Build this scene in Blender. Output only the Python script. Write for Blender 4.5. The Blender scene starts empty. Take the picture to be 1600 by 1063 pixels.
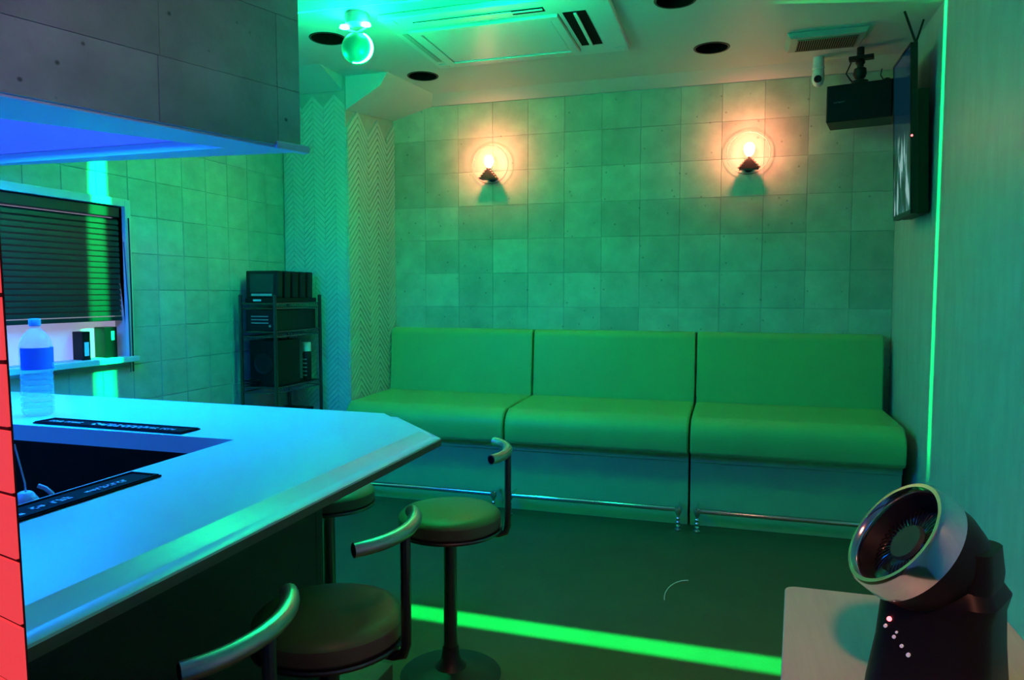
import bpy, bmesh, math, random
from math import sin, cos, pi, radians, sqrt
from mathutils import Vector, Matrix
random.seed(7)
S = bpy.context.scene
C = S.collection

# ------------------------------------------------------------------ camera
cam_d = bpy.data.cameras.new('camera'); cam = bpy.data.objects.new('camera', cam_d); C.objects.link(cam)
cam_d.sensor_width = 36.0; cam_d.lens = 1127.0 / 1600.0 * 36.0
cam.location = (0, 0, 1.35)
cam.rotation_euler = (radians(90 - 3.75), 0, radians(16.9))
cam_d.clip_start = 0.02
S.camera = cam
# ------------------------------------------------------------------ world, exposure
w = bpy.data.worlds.new('world'); S.world = w; w.use_nodes = True
w.node_tree.nodes['Background'].inputs[0].default_value = (0.01, 0.012, 0.015, 1)
w.node_tree.nodes['Background'].inputs[1].default_value = 0.3
S.view_settings.view_transform = 'Standard'; S.view_settings.look = 'None'
S.view_settings.exposure = 0.0; S.view_settings.gamma = 1.0
S.view_settings.use_curve_mapping = False
S.cycles.use_denoising = True
S.cycles.max_bounces = 8
S.cycles.sample_clamp_indirect = 6.0

CEIL = 2.75
FIX = Vector((-1.83, 3.34, 2.585))          # the round effect light on the ceiling

def link_light(name, ld, loc, rot=(0, 0, 0)):
    o = bpy.data.objects.new(name, ld); C.objects.link(o); o.location = loc; o.rotation_euler = rot
    return o
def point(name, loc, energy, color, r=0.02):
    ld = bpy.data.lights.new(name, 'POINT'); ld.energy = energy; ld.color = color; ld.shadow_soft_size = r
    return link_light(name, ld, loc)
def area(name, loc, rot, sx, sy, energy, color):
    ld = bpy.data.lights.new(name, 'AREA'); ld.shape = 'RECTANGLE'; ld.size = sx; ld.size_y = sy
    ld.energy = energy; ld.color = color
    return link_light(name, ld, loc, rot)
def sheet_light(name, loc, normal, halfw, energy, color, masks):
    """a line projector: a point lamp whose lens passes only a thin fan of directions"""
    ld = bpy.data.lights.new(name, 'POINT'); ld.energy = energy; ld.color = color; ld.shadow_soft_size = 0.001
    ld.use_nodes = True
    nt = ld.node_tree; em = nt.nodes['Emission']
    tc = nt.nodes.new('ShaderNodeTexCoord')
    nv = nt.nodes.new('ShaderNodeVectorMath'); nv.operation = 'NORMALIZE'
    nt.links.new(tc.outputs['Normal'], nv.inputs[0])
    def dot(v):
        d = nt.nodes.new('ShaderNodeVectorMath'); d.operation = 'DOT_PRODUCT'
        nt.links.new(nv.outputs[0], d.inputs[0]); d.inputs[1].default_value = Vector(v).normalized()
        return d.outputs['Value']
    ab = nt.nodes.new('ShaderNodeMath'); ab.operation = 'ABSOLUTE'; nt.links.new(dot(normal), ab.inputs[0])
    mr = nt.nodes.new('ShaderNodeMapRange'); mr.interpolation_type = 'SMOOTHSTEP'
    mr.inputs['From Min'].default_value = halfw * 1.5; mr.inputs['From Max'].default_value = halfw * 0.6
    mr.inputs['To Min'].default_value = 0; mr.inputs['To Max'].default_value = 1
    nt.links.new(ab.outputs[0], mr.inputs['Value'])
    cur = mr.outputs[0]
    for v, lo, hi in masks:
        m = nt.nodes.new('ShaderNodeMapRange')
        m.inputs['From Min'].default_value = lo; m.inputs['From Max'].default_value = hi
        nt.links.new(dot(v), m.inputs['Value'])
        mm = nt.nodes.new('ShaderNodeMath'); mm.operation = 'MULTIPLY'
        nt.links.new(cur, mm.inputs[0]); nt.links.new(m.outputs[0], mm.inputs[1]); cur = mm.outputs[0]
    nt.links.new(cur, em.inputs['Strength'])
    return link_light(name, ld, loc)

GREEN = (0.0, 1.0, 0.19)
GREEN2 = (0.0, 1.0, 0.30)
WARM = (1.0, 0.24, 0.15)
BLUE = (0.01, 0.12, 1.0)
# green wash from the effect light (both sides) and an added green fill with no fitting
point('effect_lamp_green', (FIX.x + 0.17, FIX.y - 0.10, 2.46), 11, GREEN2, 0.03)
point('effect_lamp_green_rear', (FIX.x - 0.17, FIX.y - 0.04, 2.50), 6, GREEN2, 0.02)
point('added_green_fill', (-1.0, 3.05, 2.50), 21, GREEN2, 0.10)
# the thin fans of light
sheet_light('line_on_ceiling', (FIX.x, FIX.y - 0.085, 2.625), (-0.047, 1, 0), 0.010, 300, GREEN2, [((0, 0, 1), 0.02, 0.03)])
sheet_light('line_on_wall', (FIX.x + 0.10, FIX.y + 0.022, 2.56), (-0.23, 1, 0), 0.0085, 1300, GREEN, [((1, 0, 0), 0.3, 0.35), ((0, 0, -1), -0.10, -0.09), ((0, 0, 1), -0.62, -0.58)])
sheet_light('line_on_floor', (-0.85, 2.72, 2.62), (0.018, 1, 0.0), 0.020, 3600, GREEN, [((0, 0, -1), 0.1, 0.14), ((-1, 0, 0), -0.56, -0.55)])
def spot(name, loc, target, energy, color, deg, blend=0.8, r=0.05):
    ld = bpy.data.lights.new(name, 'SPOT'); ld.energy = energy; ld.color = color; ld.shadow_soft_size = r
    ld.spot_size = radians(deg); ld.spot_blend = blend
    q = (Vector(target) - Vector(loc)).to_track_quat('-Z', 'Y').to_euler()
    return link_light(name, ld, loc, q)
spot('effect_lamp_downward', (FIX.x + 0.12, FIX.y - 0.10, 2.50), (FIX.x + 0.22, FIX.y - 0.2, 0), 36, GREEN2, 168, 0.6, 0.03)
# blue lighting in the canopy over the counter
area('counter_lamp_blue', (-2.25, 1.75, 1.87), (0, 0, 0), 0.9, 0.6, 66, (0.0, 0.19, 1.0))
point('counter_lamp_blue_near', (-1.95, 0.75, 1.80), 20, (0.01, 0.10, 1.0), 0.08)

# added pinkish fills without fittings, aimed at the side table and the canopy
spot('added_table_fill', (0.25, 0.15, 2.62), (0.35, 1.35, 0.6), 105, (1.0, 0.32, 0.20), 62, 0.9, 0.12)
spot('added_canopy_fill', (0.15, -0.5, 2.2), (-1.95, 1.3, 2.45), 60, (1.0, 0.55, 0.68), 42)
# ------------------------------------------------------------------ materials
MATS = {}
def mat(name, col, rough=0.5, metal=0.0, spec=0.5, emit=None, estr=0.0, noise=0.0, nscale=8.0, stretch=(1, 1, 1),
        rnd=0.0, bump=0.0, bscale=60.0, speck=0.0, trans=0.0, alpha=1.0, coat=0.0, grid=None, ior=1.45):
    m = bpy.data.materials.new(name); m.use_nodes = True; MATS[name] = m
    nt = m.node_tree; N = nt.nodes; L = nt.links; p = N['Principled BSDF']
    p.inputs['Roughness'].default_value = rough; p.inputs['Metallic'].default_value = metal
    p.inputs['Specular IOR Level'].default_value = spec
    p.inputs['Base Color'].default_value = (*col, 1)
    p.inputs['Transmission Weight'].default_value = trans
    p.inputs['IOR'].default_value = ior
    p.inputs['Alpha'].default_value = alpha; p.inputs['Coat Weight'].default_value = coat
    if emit:
        p.inputs['Emission Color'].default_value = (*emit, 1); p.inputs['Emission Strength'].default_value = estr
    geo = N.new('ShaderNodeNewGeometry'); mp = N.new('ShaderNodeMapping'); mp.inputs['Scale'].default_value = stretch
    L.new(geo.outputs['Position'], mp.inputs['Vector'])
    cur = None
    def mul(a, b):
        q = N.new('ShaderNodeMath'); q.operation = 'MULTIPLY'; L.new(a, q.inputs[0]); L.new(b, q.inputs[1]); return q.outputs[0]
    def rng(v, a, b, c, d):
        q = N.new('ShaderNodeMapRange'); L.new(v, q.inputs['Value'])
        q.inputs['From Min'].default_value = a; q.inputs['From Max'].default_value = b
        q.inputs['To Min'].default_value = c; q.inputs['To Max'].default_value = d; return q.outputs[0]
    if noise > 0:
        n = N.new('ShaderNodeTexNoise'); n.inputs['Scale'].default_value = nscale; n.inputs['Detail'].default_value = 5
        n.inputs['Roughness'].default_value = 0.6
        L.new(mp.outputs[0], n.inputs['Vector']); cur = rng(n.outputs['Fac'], 0.3, 0.7, 1 - noise, 1 + noise)
    if rnd > 0:
        oi = N.new('ShaderNodeObjectInfo'); r = rng(oi.outputs['Random'], 0, 1, 1 - rnd, 1 + rnd)
        cur = mul(cur, r) if cur else r
    if speck > 0:
        v = N.new('ShaderNodeTexVoronoi'); v.inputs['Scale'].default_value = 13.0; L.new(geo.outputs['Position'], v.inputs['Vector'])
        a = rng(v.outputs['Distance'], 0.05, 0.11, 1 - speck, 1)
        w2 = N.new('ShaderNodeTexNoise'); w2.inputs['Scale'].default_value = 3.1; L.new(geo.outputs['Position'], w2.inputs['Vector'])
        cur = mul(cur, a) if cur else a
    if cur:
        hs = N.new('ShaderNodeHueSaturation'); hs.inputs['Color'].default_value = (*col, 1)
        L.new(cur, hs.inputs['Value']); L.new(hs.outputs[0], p.inputs['Base Color'])
    if bump > 0:
        n2 = N.new('ShaderNodeTexNoise'); n2.inputs['Scale'].default_value = bscale; n2.inputs['Detail'].default_value = 4
        L.new(mp.outputs[0], n2.inputs['Vector'])
        b = N.new('ShaderNodeBump'); b.inputs['Strength'].default_value = bump; b.inputs['Distance'].default_value = 0.004
        L.new(n2.outputs['Fac'], b.inputs['Height']); L.new(b.outputs[0], p.inputs['Normal'])
    return m

mat('ceiling_paint', (0.62, 0.62, 0.60), 0.5, noise=0.02)
mat('plaster', (0.66, 0.66, 0.64), 0.6, noise=0.04, bump=0.15, bscale=40)
mat('concrete_tile', (0.45, 0.51, 0.39), 0.5, noise=0.16, nscale=7, rnd=0.16, bump=0.25, bscale=50, speck=0.45)
mat('concrete_back', (0.46, 0.46, 0.44), 0.7, noise=0.1)
mat('canopy_tile', (0.26, 0.25, 0.25), 0.6, noise=0.30, nscale=3.2, rnd=0.12, bump=0.3, bscale=50, speck=0.75)
mat('window_wall_tile', (0.42, 0.44, 0.38), 0.55, noise=0.14, nscale=9, rnd=0.09, bump=0.6, bscale=22, stretch=(1, 1, 1.5))
mat('streaky_plaster', (0.55, 0.55, 0.53), 0.40, noise=0.10, nscale=5, stretch=(1, 3.0, 0.8), bump=0.35, bscale=14)
mat('white_plank', (0.62, 0.62, 0.58), 0.5, noise=0.05, nscale=20)
mat('dark_floor', (0.068, 0.074, 0.036), 0.42, noise=0.10, nscale=5, bump=0.12, bscale=90, spec=0.35)
mat('sofa_leather', (0.22, 0.46, 0.16), 0.42, noise=0.03, nscale=4, bump=0.10, bscale=140)
mat('sofa_base', (0.24, 0.48, 0.25), 0.55, noise=0.03)
mat('stool_leather', (0.12, 0.19, 0.07), 0.42, noise=0.04, bump=0.1, bscale=160)
mat('stool_side_red_tint', (0.13, 0.10, 0.07), 0.42, noise=0.04)  # seat leather with the dark tint of the red light put into its colour
mat('chrome', (0.80, 0.80, 0.80), 0.12, metal=1.0)
mat('satin_steel', (0.55, 0.56, 0.54), 0.36, metal=1.0, noise=0.03, nscale=30)
mat('dark_steel', (0.15, 0.145, 0.14), 0.36, metal=1.0)
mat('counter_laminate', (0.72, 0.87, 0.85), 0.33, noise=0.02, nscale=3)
mat('edge_wood', (0.15, 0.11, 0.075), 0.5, noise=0.12, nscale=12, stretch=(2, 0.2, 6))
mat('counter_body', (0.035, 0.04, 0.035), 0.6, noise=0.1)
mat('stool_base', (0.05, 0.05, 0.048), 0.5, metal=0.8)
mat('black_plastic', (0.005, 0.005, 0.005), 0.45, spec=0.3)
mat('black_gloss', (0.008, 0.008, 0.009), 0.15)
mat('black_satin', (0.009, 0.009, 0.009), 0.45, spec=0.35)
mat('dark_gap', (0.004, 0.004, 0.004), 0.9, spec=0.1)
mat('rubber_mat', (0.006, 0.006, 0.009), 0.8, bump=0.2, bscale=300, spec=0.12)
mat('mat_print', (0.75, 0.78, 0.85), 0.5)
mat('speaker_print', (0.16, 0.16, 0.16), 0.5)
mat('white_plastic', (0.72, 0.72, 0.70), 0.35)
mat('grey_plastic', (0.42, 0.42, 0.38), 0.5)
mat('grille_beige', (0.16, 0.15, 0.10), 0.6)
mat('blind_slat', (0.014, 0.017, 0.013), 0.45)
mat('frame_paint', (0.55, 0.58, 0.55), 0.45)
mat('frosted_glass', (0.55, 0.52, 0.60), 0.3, emit=(0.62, 0.50, 0.72), estr=0.42)
mat('table_wood', (0.50, 0.36, 0.28), 0.42, noise=0.08, nscale=6, stretch=(8, 0.8, 1), bump=0.05)
mat('bulb_glow', (1, 0.9, 0.8), 0.4, emit=(1.0, 0.66, 0.38), estr=14)
mat('smoked_iron', (0.03, 0.028, 0.025), 0.35, metal=0.6)
mat('sconce_rod', (0.35, 0.2, 0.14), 0.4, metal=0.3)
mat('sconce_glass', (0.5, 0.45, 0.4), 0.1, alpha=0.012)
mat('ring_brass', (0.55, 0.40, 0.30), 0.4, metal=0.3, alpha=0.55)
mat('lens_slit', (1, 1, 1), 0.4, emit=(0.012, 1.0, 0.30), estr=90)
mat('ball_glow', (0.10, 0.12, 0.10), 0.4, emit=(0.0, 0.55, 0.16), estr=0.35)
mat('red_backlit', (0.6, 0.05, 0.05), 0.5, emit=(0.93, 0.055, 0.065), estr=0.92)
mat('red_frame', (0.06, 0.008, 0.008), 0.7)
mat('blue_diffuser', (0.12, 0.10, 0.2), 0.6, emit=(0.028, 0.075, 0.95), estr=0.9)
mat('recess_paint', (0.60, 0.62, 0.66), 0.45)
mat('pet_plastic', (0.80, 0.90, 0.95), 0.08, alpha=0.30, spec=0.6)
mat('water', (0.75, 0.88, 0.92), 0.05, alpha=0.16, spec=0.5)
mat('bottle_label', (0.12, 0.20, 0.75), 0.4)
mat('bottle_cap', (0.35, 0.55, 0.85), 0.4)
mat('label_pale', (0.65, 0.75, 0.9), 0.4)
mat('jug_plastic', (0.75, 0.72, 0.8), 0.35)
mat('red_led', (1, 0.1, 0.1), 0.4, emit=(1.0, 0.12, 0.14), estr=5)
mat('fan_hub', (0.02, 0.03, 0.02), 0.6, spec=0.2)
mat('white_led', (1, 1, 1), 0.4, emit=(0.5, 0.8, 0.7), estr=0.15)
mat('tablet_screen', (0.03, 0.05, 0.04), 0.12)
mat('concrete_side', (0.40, 0.40, 0.38), 0.6)

# television screen: mostly dark, blue and pale reflections painted as faint glow
m = bpy.data.materials.new('television_reflection'); m.use_nodes = True; MATS['television_reflection'] = m
nt = m.node_tree; N = nt.nodes; L = nt.links; p = N['Principled BSDF']
p.inputs['Base Color'].default_value = (0.01, 0.012, 0.015, 1); p.inputs['Roughness'].default_value = 0.12
tc = N.new('ShaderNodeTexCoord'); sp = N.new('ShaderNodeSeparateXYZ'); L.new(tc.outputs['Object'], sp.inputs[0])
mp = N.new('ShaderNodeMapping'); mp.inputs['Scale'].default_value = (1, 16, 5); L.new(tc.outputs['Object'], mp.inputs[0])
nz = N.new('ShaderNodeTexNoise'); nz.inputs['Scale'].default_value = 1.0; nz.inputs['Detail'].default_value = 3; L.new(mp.outputs[0], nz.inputs[0])
cr = N.new('ShaderNodeValToRGB'); e = cr.color_ramp.elements
e[0].position = 0.42; e[0].color = (0.004, 0.02, 0.015, 1); e[1].position = 0.62; e[1].color = (0.25, 0.42, 0.42, 1)
x = cr.color_ramp.elements.new(0.54); x.color = (0.02, 0.10, 0.09, 1)
L.new(nz.outputs['Fac'], cr.inputs[0])
mx = N.new('ShaderNodeMix'); mx.data_type = 'RGBA'
rg = N.new('ShaderNodeMapRange'); rg.inputs['From Min'].default_value = 0.36; rg.inputs['From Max'].default_value = 0.44
L.new(sp.outputs['Z'], rg.inputs['Value']); L.new(rg.outputs[0], mx.inputs[0])
L.new(cr.outputs[0], mx.inputs[6]); mx.inputs[7].default_value = (0.001, 0.012, 0.028, 1)
L.new(mx.outputs[2], p.inputs['Emission Color']); p.inputs['Emission Strength'].default_value = 0.9

# ------------------------------------------------------------------ mesh helpers
class MB:
    def __init__(s): s.v = []; s.f = []
    def add(s, vs, fs):
        o = len(s.v); s.v += [tuple(v) for v in vs]; s.f += [tuple(i + o for i in f) for f in fs]; return s
    def box(s, x0, x1, y0, y1, z0, z1, M=None):
        vs = [Vector((x, y, z)) for z in (z0, z1) for x, y in ((x0, y0), (x1, y0), (x1, y1), (x0, y1))]
        if M is not None: vs = [M @ v for v in vs]
        return s.add(vs, [(3, 2, 1, 0), (4, 5, 6, 7), (0, 1, 5, 4), (1, 2, 6, 5), (2, 3, 7, 6), (3, 0, 4, 7)])
    def prism(s, poly, a, b, axis='z', M=None):
        n = len(poly)
        def P(p, t):
            v = {'z': (p[0], p[1], t), 'x': (t, p[0], p[1]), 'y': (p[0], t, p[1])}[axis]
            v = Vector(v); return M @ v if M is not None else v
        vs = [P(p, a) for p in poly] + [P(p, b) for p in poly]
        fs = [tuple(range(n))[::-1], tuple(range(n, 2 * n))] + [(i, (i + 1) % n, n + (i + 1) % n, n + i) for i in range(n)]
        return s.add(vs, fs)
    def lathe(s, prof, n=24, M=None, ang=2 * pi, cap=True):
        if prof[0] == prof[-1]: cap = False
        full = abs(ang - 2 * pi) < 1e-6; k = n if full else n + 1
        vs = []
        for r, z in prof:
            for i in range(k):
                a = ang * i / n; v = Vector((r * cos(a), r * sin(a), z)); vs.append(M @ v if M is not None else v)
        fs = []
        for j in range(len(prof) - 1):
            for i in range(n):
                i2 = (i + 1) % k if full else i + 1
                fs.append((j * k + i, j * k + i2, (j + 1) * k + i2, (j + 1) * k + i))
        if full and cap:
            if prof[0][0] > 1e-6: fs.append(tuple(range(k))[::-1])
            if prof[-1][0] > 1e-6: fs.append(tuple((len(prof) - 1) * k + i for i in range(k)))
        return s.add(vs, fs)
    def tube(s, pts, r, n=10, closed=False, hollow=False):
        pts = [Vector(p) for p in pts]; m = len(pts); rs = r if isinstance(r, (list, tuple)) else [r] * m
        up = None; vs = []
        for i, p_ in enumerate(pts):
            if closed: d = pts[(i + 1) % m] - pts[i - 1]
            else: d = pts[min(i + 1, m - 1)] - pts[max(i - 1, 0)]
            d.normalize()
            if up is None:
                up = Vector((0, 0, 1)) if abs(d.z) < 0.9 else Vector((1, 0, 0))
            a = d.cross(up).normalized(); up = a.cross(d).normalized()
            for j in range(n):
                t = 2 * pi * j / n; vs.append(p_ + (a * cos(t) + up * sin(t)) * rs[i])
        fs = []
        for i in range(m if closed else m - 1):
            i2 = (i + 1) % m
            for j in range(n):
                j2 = (j + 1) % n; fs.append((i * n + j, i * n + j2, i2 * n + j2, i2 * n + j))
        if not closed and not hollow:
            fs.append(tuple(range(n))[::-1]); fs.append(tuple((m - 1) * n + j for j in range(n)))
        return s.add(vs, fs)
    def cyl(s, p0, p1, r, n=16): return s.tube([p0, p1], r, n)
    def mesh(s, name, m):
        me = bpy.data.meshes.new(name); me.from_pydata(s.v, [], s.f); me.validate(); me.materials.append(MATS[m])
        bm = bmesh.new(); bm.from_mesh(me); bmesh.ops.remove_doubles(bm, verts=bm.verts, dist=1e-6)
        bmesh.ops.recalc_face_normals(bm, faces=bm.faces); bm.to_mesh(me); bm.free()
        me.polygons.foreach_set('use_smooth', [True] * len(me.polygons)); me.set_sharp_from_angle(angle=radians(32))
        return me

def obj(name, mb, m, parent=None, bevel=0.0, seg=2, label=None, loc=None):
    me = mb if isinstance(mb, bpy.types.Mesh) else mb.mesh(name, m)
    o = bpy.data.objects.new(name, me); C.objects.link(o)
    if parent: o.parent = parent
    if loc is not None: o.location = loc
    if bevel > 0:
        b = o.modifiers.new('bevel', 'BEVEL'); b.width = bevel; b.segments = seg; b.limit_method = 'ANGLE'; b.angle_limit = radians(40)
        b.harden_normals = True
    if label: o['label'] = label
    return o
def tag(o, label, cat, group=None):
    o['label'] = label; o['category'] = cat
    if group: o['group'] = group
    return o
def thing(name, label, cat, loc=(0, 0, 0), rz=0.0, group=None, rot=None):
    o = bpy.data.objects.new(name, None); C.objects.link(o); o.empty_display_size = 0.05
    o.location = loc; o.rotation_euler = rot if rot else (0, 0, rz); return tag(o, label, cat, group)
def struct(name, mb, m, bevel=0.0):
    o = obj(name, mb, m, bevel=bevel); o['kind'] = 'structure'; return o
def stuff(o): o['kind'] = 'stuff'; return o
def copy_tree(o, parent=None):
    c = o.copy(); C.objects.link(c); c.parent = parent
    for ch in list(o.children): copy_tree(ch, c)
    return c

# ------------------------------------------------------------------ room shell
XR, YB, XA, XW, YN, YF = 0.95, 4.95, -2.42, -2.90, 4.25, -1.5
struct('floor', MB().box(XW - 0.2, XR + 0.2, YF - 0.2, YB + 0.2, -0.1, 0), 'dark_floor')
struct('wall_right', MB().box(XR, XR + 0.15, YF, YB + 0.15, 0, CEIL + 0.1), 'streaky_plaster')
struct('wall_front', MB().box(XW, XR, YF - 0.15, YF, 0, CEIL + 0.1), 'concrete_back')
wb = struct('wall_back', MB().box(XA - 0.1, XR, YB + 0.006, YB + 0.15, 0, CEIL + 0.1), 'concrete_back')
wc = struct('wall_alcove', MB().box(XW, XA - 0.009, YN + 0.009, YB + 0.15, 0, CEIL + 0.1), 'concrete_back')
WY0, WY1, WZ0, WZ1 = 1.85, 2.895, 1.035, 1.775      # window opening
ww = MB()
ww.box(XW - 0.15, XW - 0.006, YF, WY0, 0, CEIL + 0.1); ww.box(XW - 0.15, XW - 0.006, WY1, YN + 0.3, 0, CEIL + 0.1)
ww.box(XW - 0.15, XW - 0.006, WY0, WY1, 0, WZ0); ww.box(XW - 0.15, XW - 0.006, WY0, WY1, WZ1, CEIL + 0.1)
wl = struct('wall_left', ww, 'concrete_back')

# ceiling with round openings for the recessed lamps
DL = [(-0.136, 4.38), (-1.938, 4.395), (-2.157, 3.606), (-0.285, 3.628)]
cl = struct('ceiling', MB().box(XW - 0.15, XR + 0.15, YF - 0.15, YB + 0.15, CEIL, CEIL + 0.12), 'ceiling_paint')
cut = MB()
for x, y in DL: cut.lathe([(0.092, CEIL - 0.05), (0.092, CEIL + 0.2)], 32, Matrix.Translation((x, y, 0)))
co = obj('cutter', cut, 'dark_gap')
bo = cl.modifiers.new('holes', 'BOOLEAN'); bo.operation = 'DIFFERENCE'; bo.object = co; bo.solver = 'EXACT'
bpy.context.view_layer.update()
dg = bpy.context.evaluated_depsgraph_get()
nm = bpy.data.meshes.new_from_object(cl.evaluated_get(dg)); cl.modifiers.clear(); cl.data = nm
nm.polygons.foreach_set('use_smooth', [False] * len(nm.polygons))
bpy.data.objects.remove(co)

# mouldings: sloping edge along the back wall, slanted drop in the left corner, small cornice over the herringbone wall
struct('trim_1', MB().prism([(4.80, CEIL), (4.95, CEIL), (4.95, CEIL - 0.02), (4.95, CEIL - 0.048)], -2.1, XR, 'x'), 'ceiling_paint')
t2 = MB(); t2.add([(-2.12, YN, CEIL), (-2.17, YN, 2.672), (XA, YN, 2.535), (XA, YN, CEIL), (-2.02, YB, CEIL), (-2.12, YB, 2.70), (XA, YB, 2.62), (XA, YB, CEIL)],
                  [(0, 1, 2, 3), (7, 6, 5, 4), (0, 4, 5, 1), (1, 5, 6, 2), (2, 6, 7, 3), (3, 7, 4, 0)])
struct('trim_2', t2, 'ceiling_paint')
struct('trim_3', MB().prism([(3.98, CEIL), (YN, CEIL), (YN, CEIL - 0.09)], XW, XA - 0.02, 'x'), 'ceiling_paint')

# back wall: square concrete-look panels
PX, PZ = 0.2615, 0.2415
def panel_mesh(w, h, t, m, name, axis='y', bev=0.0009):
    mb = MB(); b = bev
    # a shallow tray with bevelled rim, front face towards -y
    vs = [(0, 0, 0), (w, 0, 0), (w, 0, h), (0, 0, h), (b, -t, b), (w - b, -t, b), (w - b, -t, h - b), (b, -t, h - b)]
    mb.add(vs, [(4, 5, 6, 7), (0, 1, 5, 4), (1, 2, 6, 5), (2, 3, 7, 6), (3, 0, 4, 7), (3, 2, 1, 0)])
    me = mb.mesh(name, m); me.polygons.foreach_set('use_smooth', [False] * len(me.polygons)); return me
g = 0.0006
pm = panel_mesh(PX - g, PZ - g, 0.004, 'concrete_tile', 'wall_panel')
pml = panel_mesh(XR + 2.4325 - 12 * PX - g, PZ - g, 0.004, 'concrete_tile', 'wall_panel')
for r in range(0, 9):
    for c in range(13):
        z = 0.767 + (r - 0) * PZ
        if z + PZ > 2.71: continue
        x0 = -2.4325 + c * PX
        o = obj('wall_panel', pm if x0 + PX < XR else pml, None, wb, loc=(x0, YB + 0.0055 - random.random() * 0.0022, z))
# left (window) wall: smaller embossed panels running around the window
TW = 0.188
_mc = {}
def wpanel(y0, y1, z0, z1):
    k = (round(y1 - y0, 4), round(z1 - z0, 4))
    if min(k) < 0.03: return
    if k not in _mc: _mc[k] = panel_mesh(k[0] - g, k[1] - g, 0.0045, 'window_wall_tile', 'wall_panel', bev=0.003)
    o = obj('wall_panel', _mc[k], None, wl, loc=(XW - 0.0055 - random.random() * 0.002, y0, z0)); o.rotation_euler = (0, 0, pi / 2)
for r in range(0, 11):
    z0 = 0.61 + r * TW; z1 = z0 + TW
    if z1 > CEIL: continue
    for c in range(0, 13):
        y1 = YN - c * TW; y0 = y1 - TW
        if y0 < WY1 + 0.035 and z1 > WZ0 - 0.035 and z0 < WZ1 + 0.035:
            zz = []
            if y1 > WY1 + 0.065: wpanel(WY1 + 0.035, y1, z0, z1)
            if z0 < WZ0 - 0.065: wpanel(y0, min(y1, WY1 + 0.035), z0, WZ0 - 0.035)
            if z1 > WZ1 + 0.065: wpanel(y0, min(y1, WY1 + 0.035), WZ1 + 0.035, z1)
        else: wpanel(y0, y1, z0, z1)

# herringbone planks on the two faces of the projecting wall (too fine to pick apart singly)
def chevron(W, H, M, name, cw, pitch, t, gap):
    mb = MB(); ncol = int(math.ceil(W / cw))
    for c in range(ncol):
        u0 = c * cw + 0.001; u1 = min((c + 1) * cw, W) - 0.001
        up = (c % 2 == 0)
        z = -cw
        while z < H:
            sl = (u1 - u0) * 1.0
            a0, a1 = (z, z + sl) if up else (z + cw, z + cw - sl)
            q = [(u0, a0), (u1, a1), (u1, a1 + pitch - gap), (u0, a0 + pitch - gap)]
            if min(v for _, v in q) >= 0.0 and max(v for _, v in q) <= H:
                mb.prism(q, 0, t, 'z', M)
            z += pitch
    o = obj(name, mb, 'white_plank', wc); stuff(o); return o
Mx = Matrix(((0, 0, 1, XA - 0.009), (1, 0, 0, YN + 0.009), (0, 1, 0, 0.02), (0, 0, 0, 1)))     # u->y, v->z, t->x
chevron(0.69, 2.58, Mx, 'herringbone_cladding', 0.14, 0.044, 0.014, 0.013)
My = Matrix(((-1, 0, 0, XA - 0.006), (0, 0, -1, YN + 0.009), (0, 1, 0, 0.02), (0, 0, 0, 1)))
chevron(0.47, 2.63, My, 'herringbone_cladding', 0.08, 0.036, 0.006, 0.006)

# ------------------------------------------------------------------ window
wd = bpy.data.objects.new('window_1', None); C.objects.link(wd); wd['kind'] = 'structure'; wd.location = (XW, 0, 0)
fr = MB(); fw = 0.035
fr.box(-0.075, 0.016, WY0 - fw, WY0, WZ0 - fw, WZ1 + fw); fr.box(-0.075, 0.016, WY1, WY1 + fw, WZ0 - fw, WZ1 + fw)
fr.box(-0.075, 0.016, WY0, WY1, WZ1, WZ1 + fw)
obj('window_frame', fr, 'frame_paint', wd, 0.003)
obj('window_sill', MB().box(-0.075, 0.045, WY0 - fw, WY1 + fw, WZ0 - 0.03, WZ0 - 0.002), 'frame_paint', wd, 0.004)
obj('window_pane', MB().box(-0.075, -0.070, WY0, WY1, WZ0, WZ1), 'frosted_glass', wd)
obj('window_mullion', MB().box(-0.069, -0.058, 2.26, 2.30, WZ0, WZ1), 'frame_paint', wd, 0.003)
bl = thing('venetian_blind', 'dark venetian blind lowered most of the way over the window at left', 'blind', (XW - 0.030, 0, 0))
obj('headrail', MB().box(-0.025, 0.025, WY0 + 0.01, WY1 - 0.015, 1.722, WZ1 - 0.004), 'blind_slat', bl, 0.003)
sm = MB(); sm.add([(-0.004, WY0 + 0.012, 0.015), (0.009, WY0 + 0.012, 0.004), (0.011, WY0 + 0.012, -0.015),
                   (-0.004, WY1 - 0.008, 0.015), (0.009, WY1 - 0.008, 0.004), (0.011, WY1 - 0.008, -0.015)],
                  [(0, 1, 4, 3), (1, 2, 5, 4)])
sme = sm.mesh('slat', 'blind_slat')
zz = 1.702
while zz > 1.245:
    obj('slat', sme, None, bl, loc=(random.uniform(-0.001, 0.001), 0, zz)); zz -= 0.0265
obj('bottom_rail', MB().box(-0.012, 0.014, WY0 + 0.012, WY1 - 0.008, 1.212, 1.232), 'blind_slat', bl, 0.003)
pc = MB(); pc.tube([(0.085, 2.905, 1.72), (0.09, 2.902, 1.3), (0.085, 2.905, 0.955)], 0.0035, 6)
tag(obj('pull_cord', pc, 'black_plastic', loc=(XW - 0.06, 0, 0)), 'thin black cord hanging at the right edge of the window, nearer the frame', 'cord')
pc = MB(); pc.tube([(0.085, 2.87, 1.60), (0.092, 2.88, 1.3), (0.088, 2.885, 0.955)], 0.003, 6)
tag(obj('pull_cord', pc, 'dark_steel', loc=(XW - 0.06, 0, 0)), 'thin grey cord hanging just inside the right edge of the window', 'cord')
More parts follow.
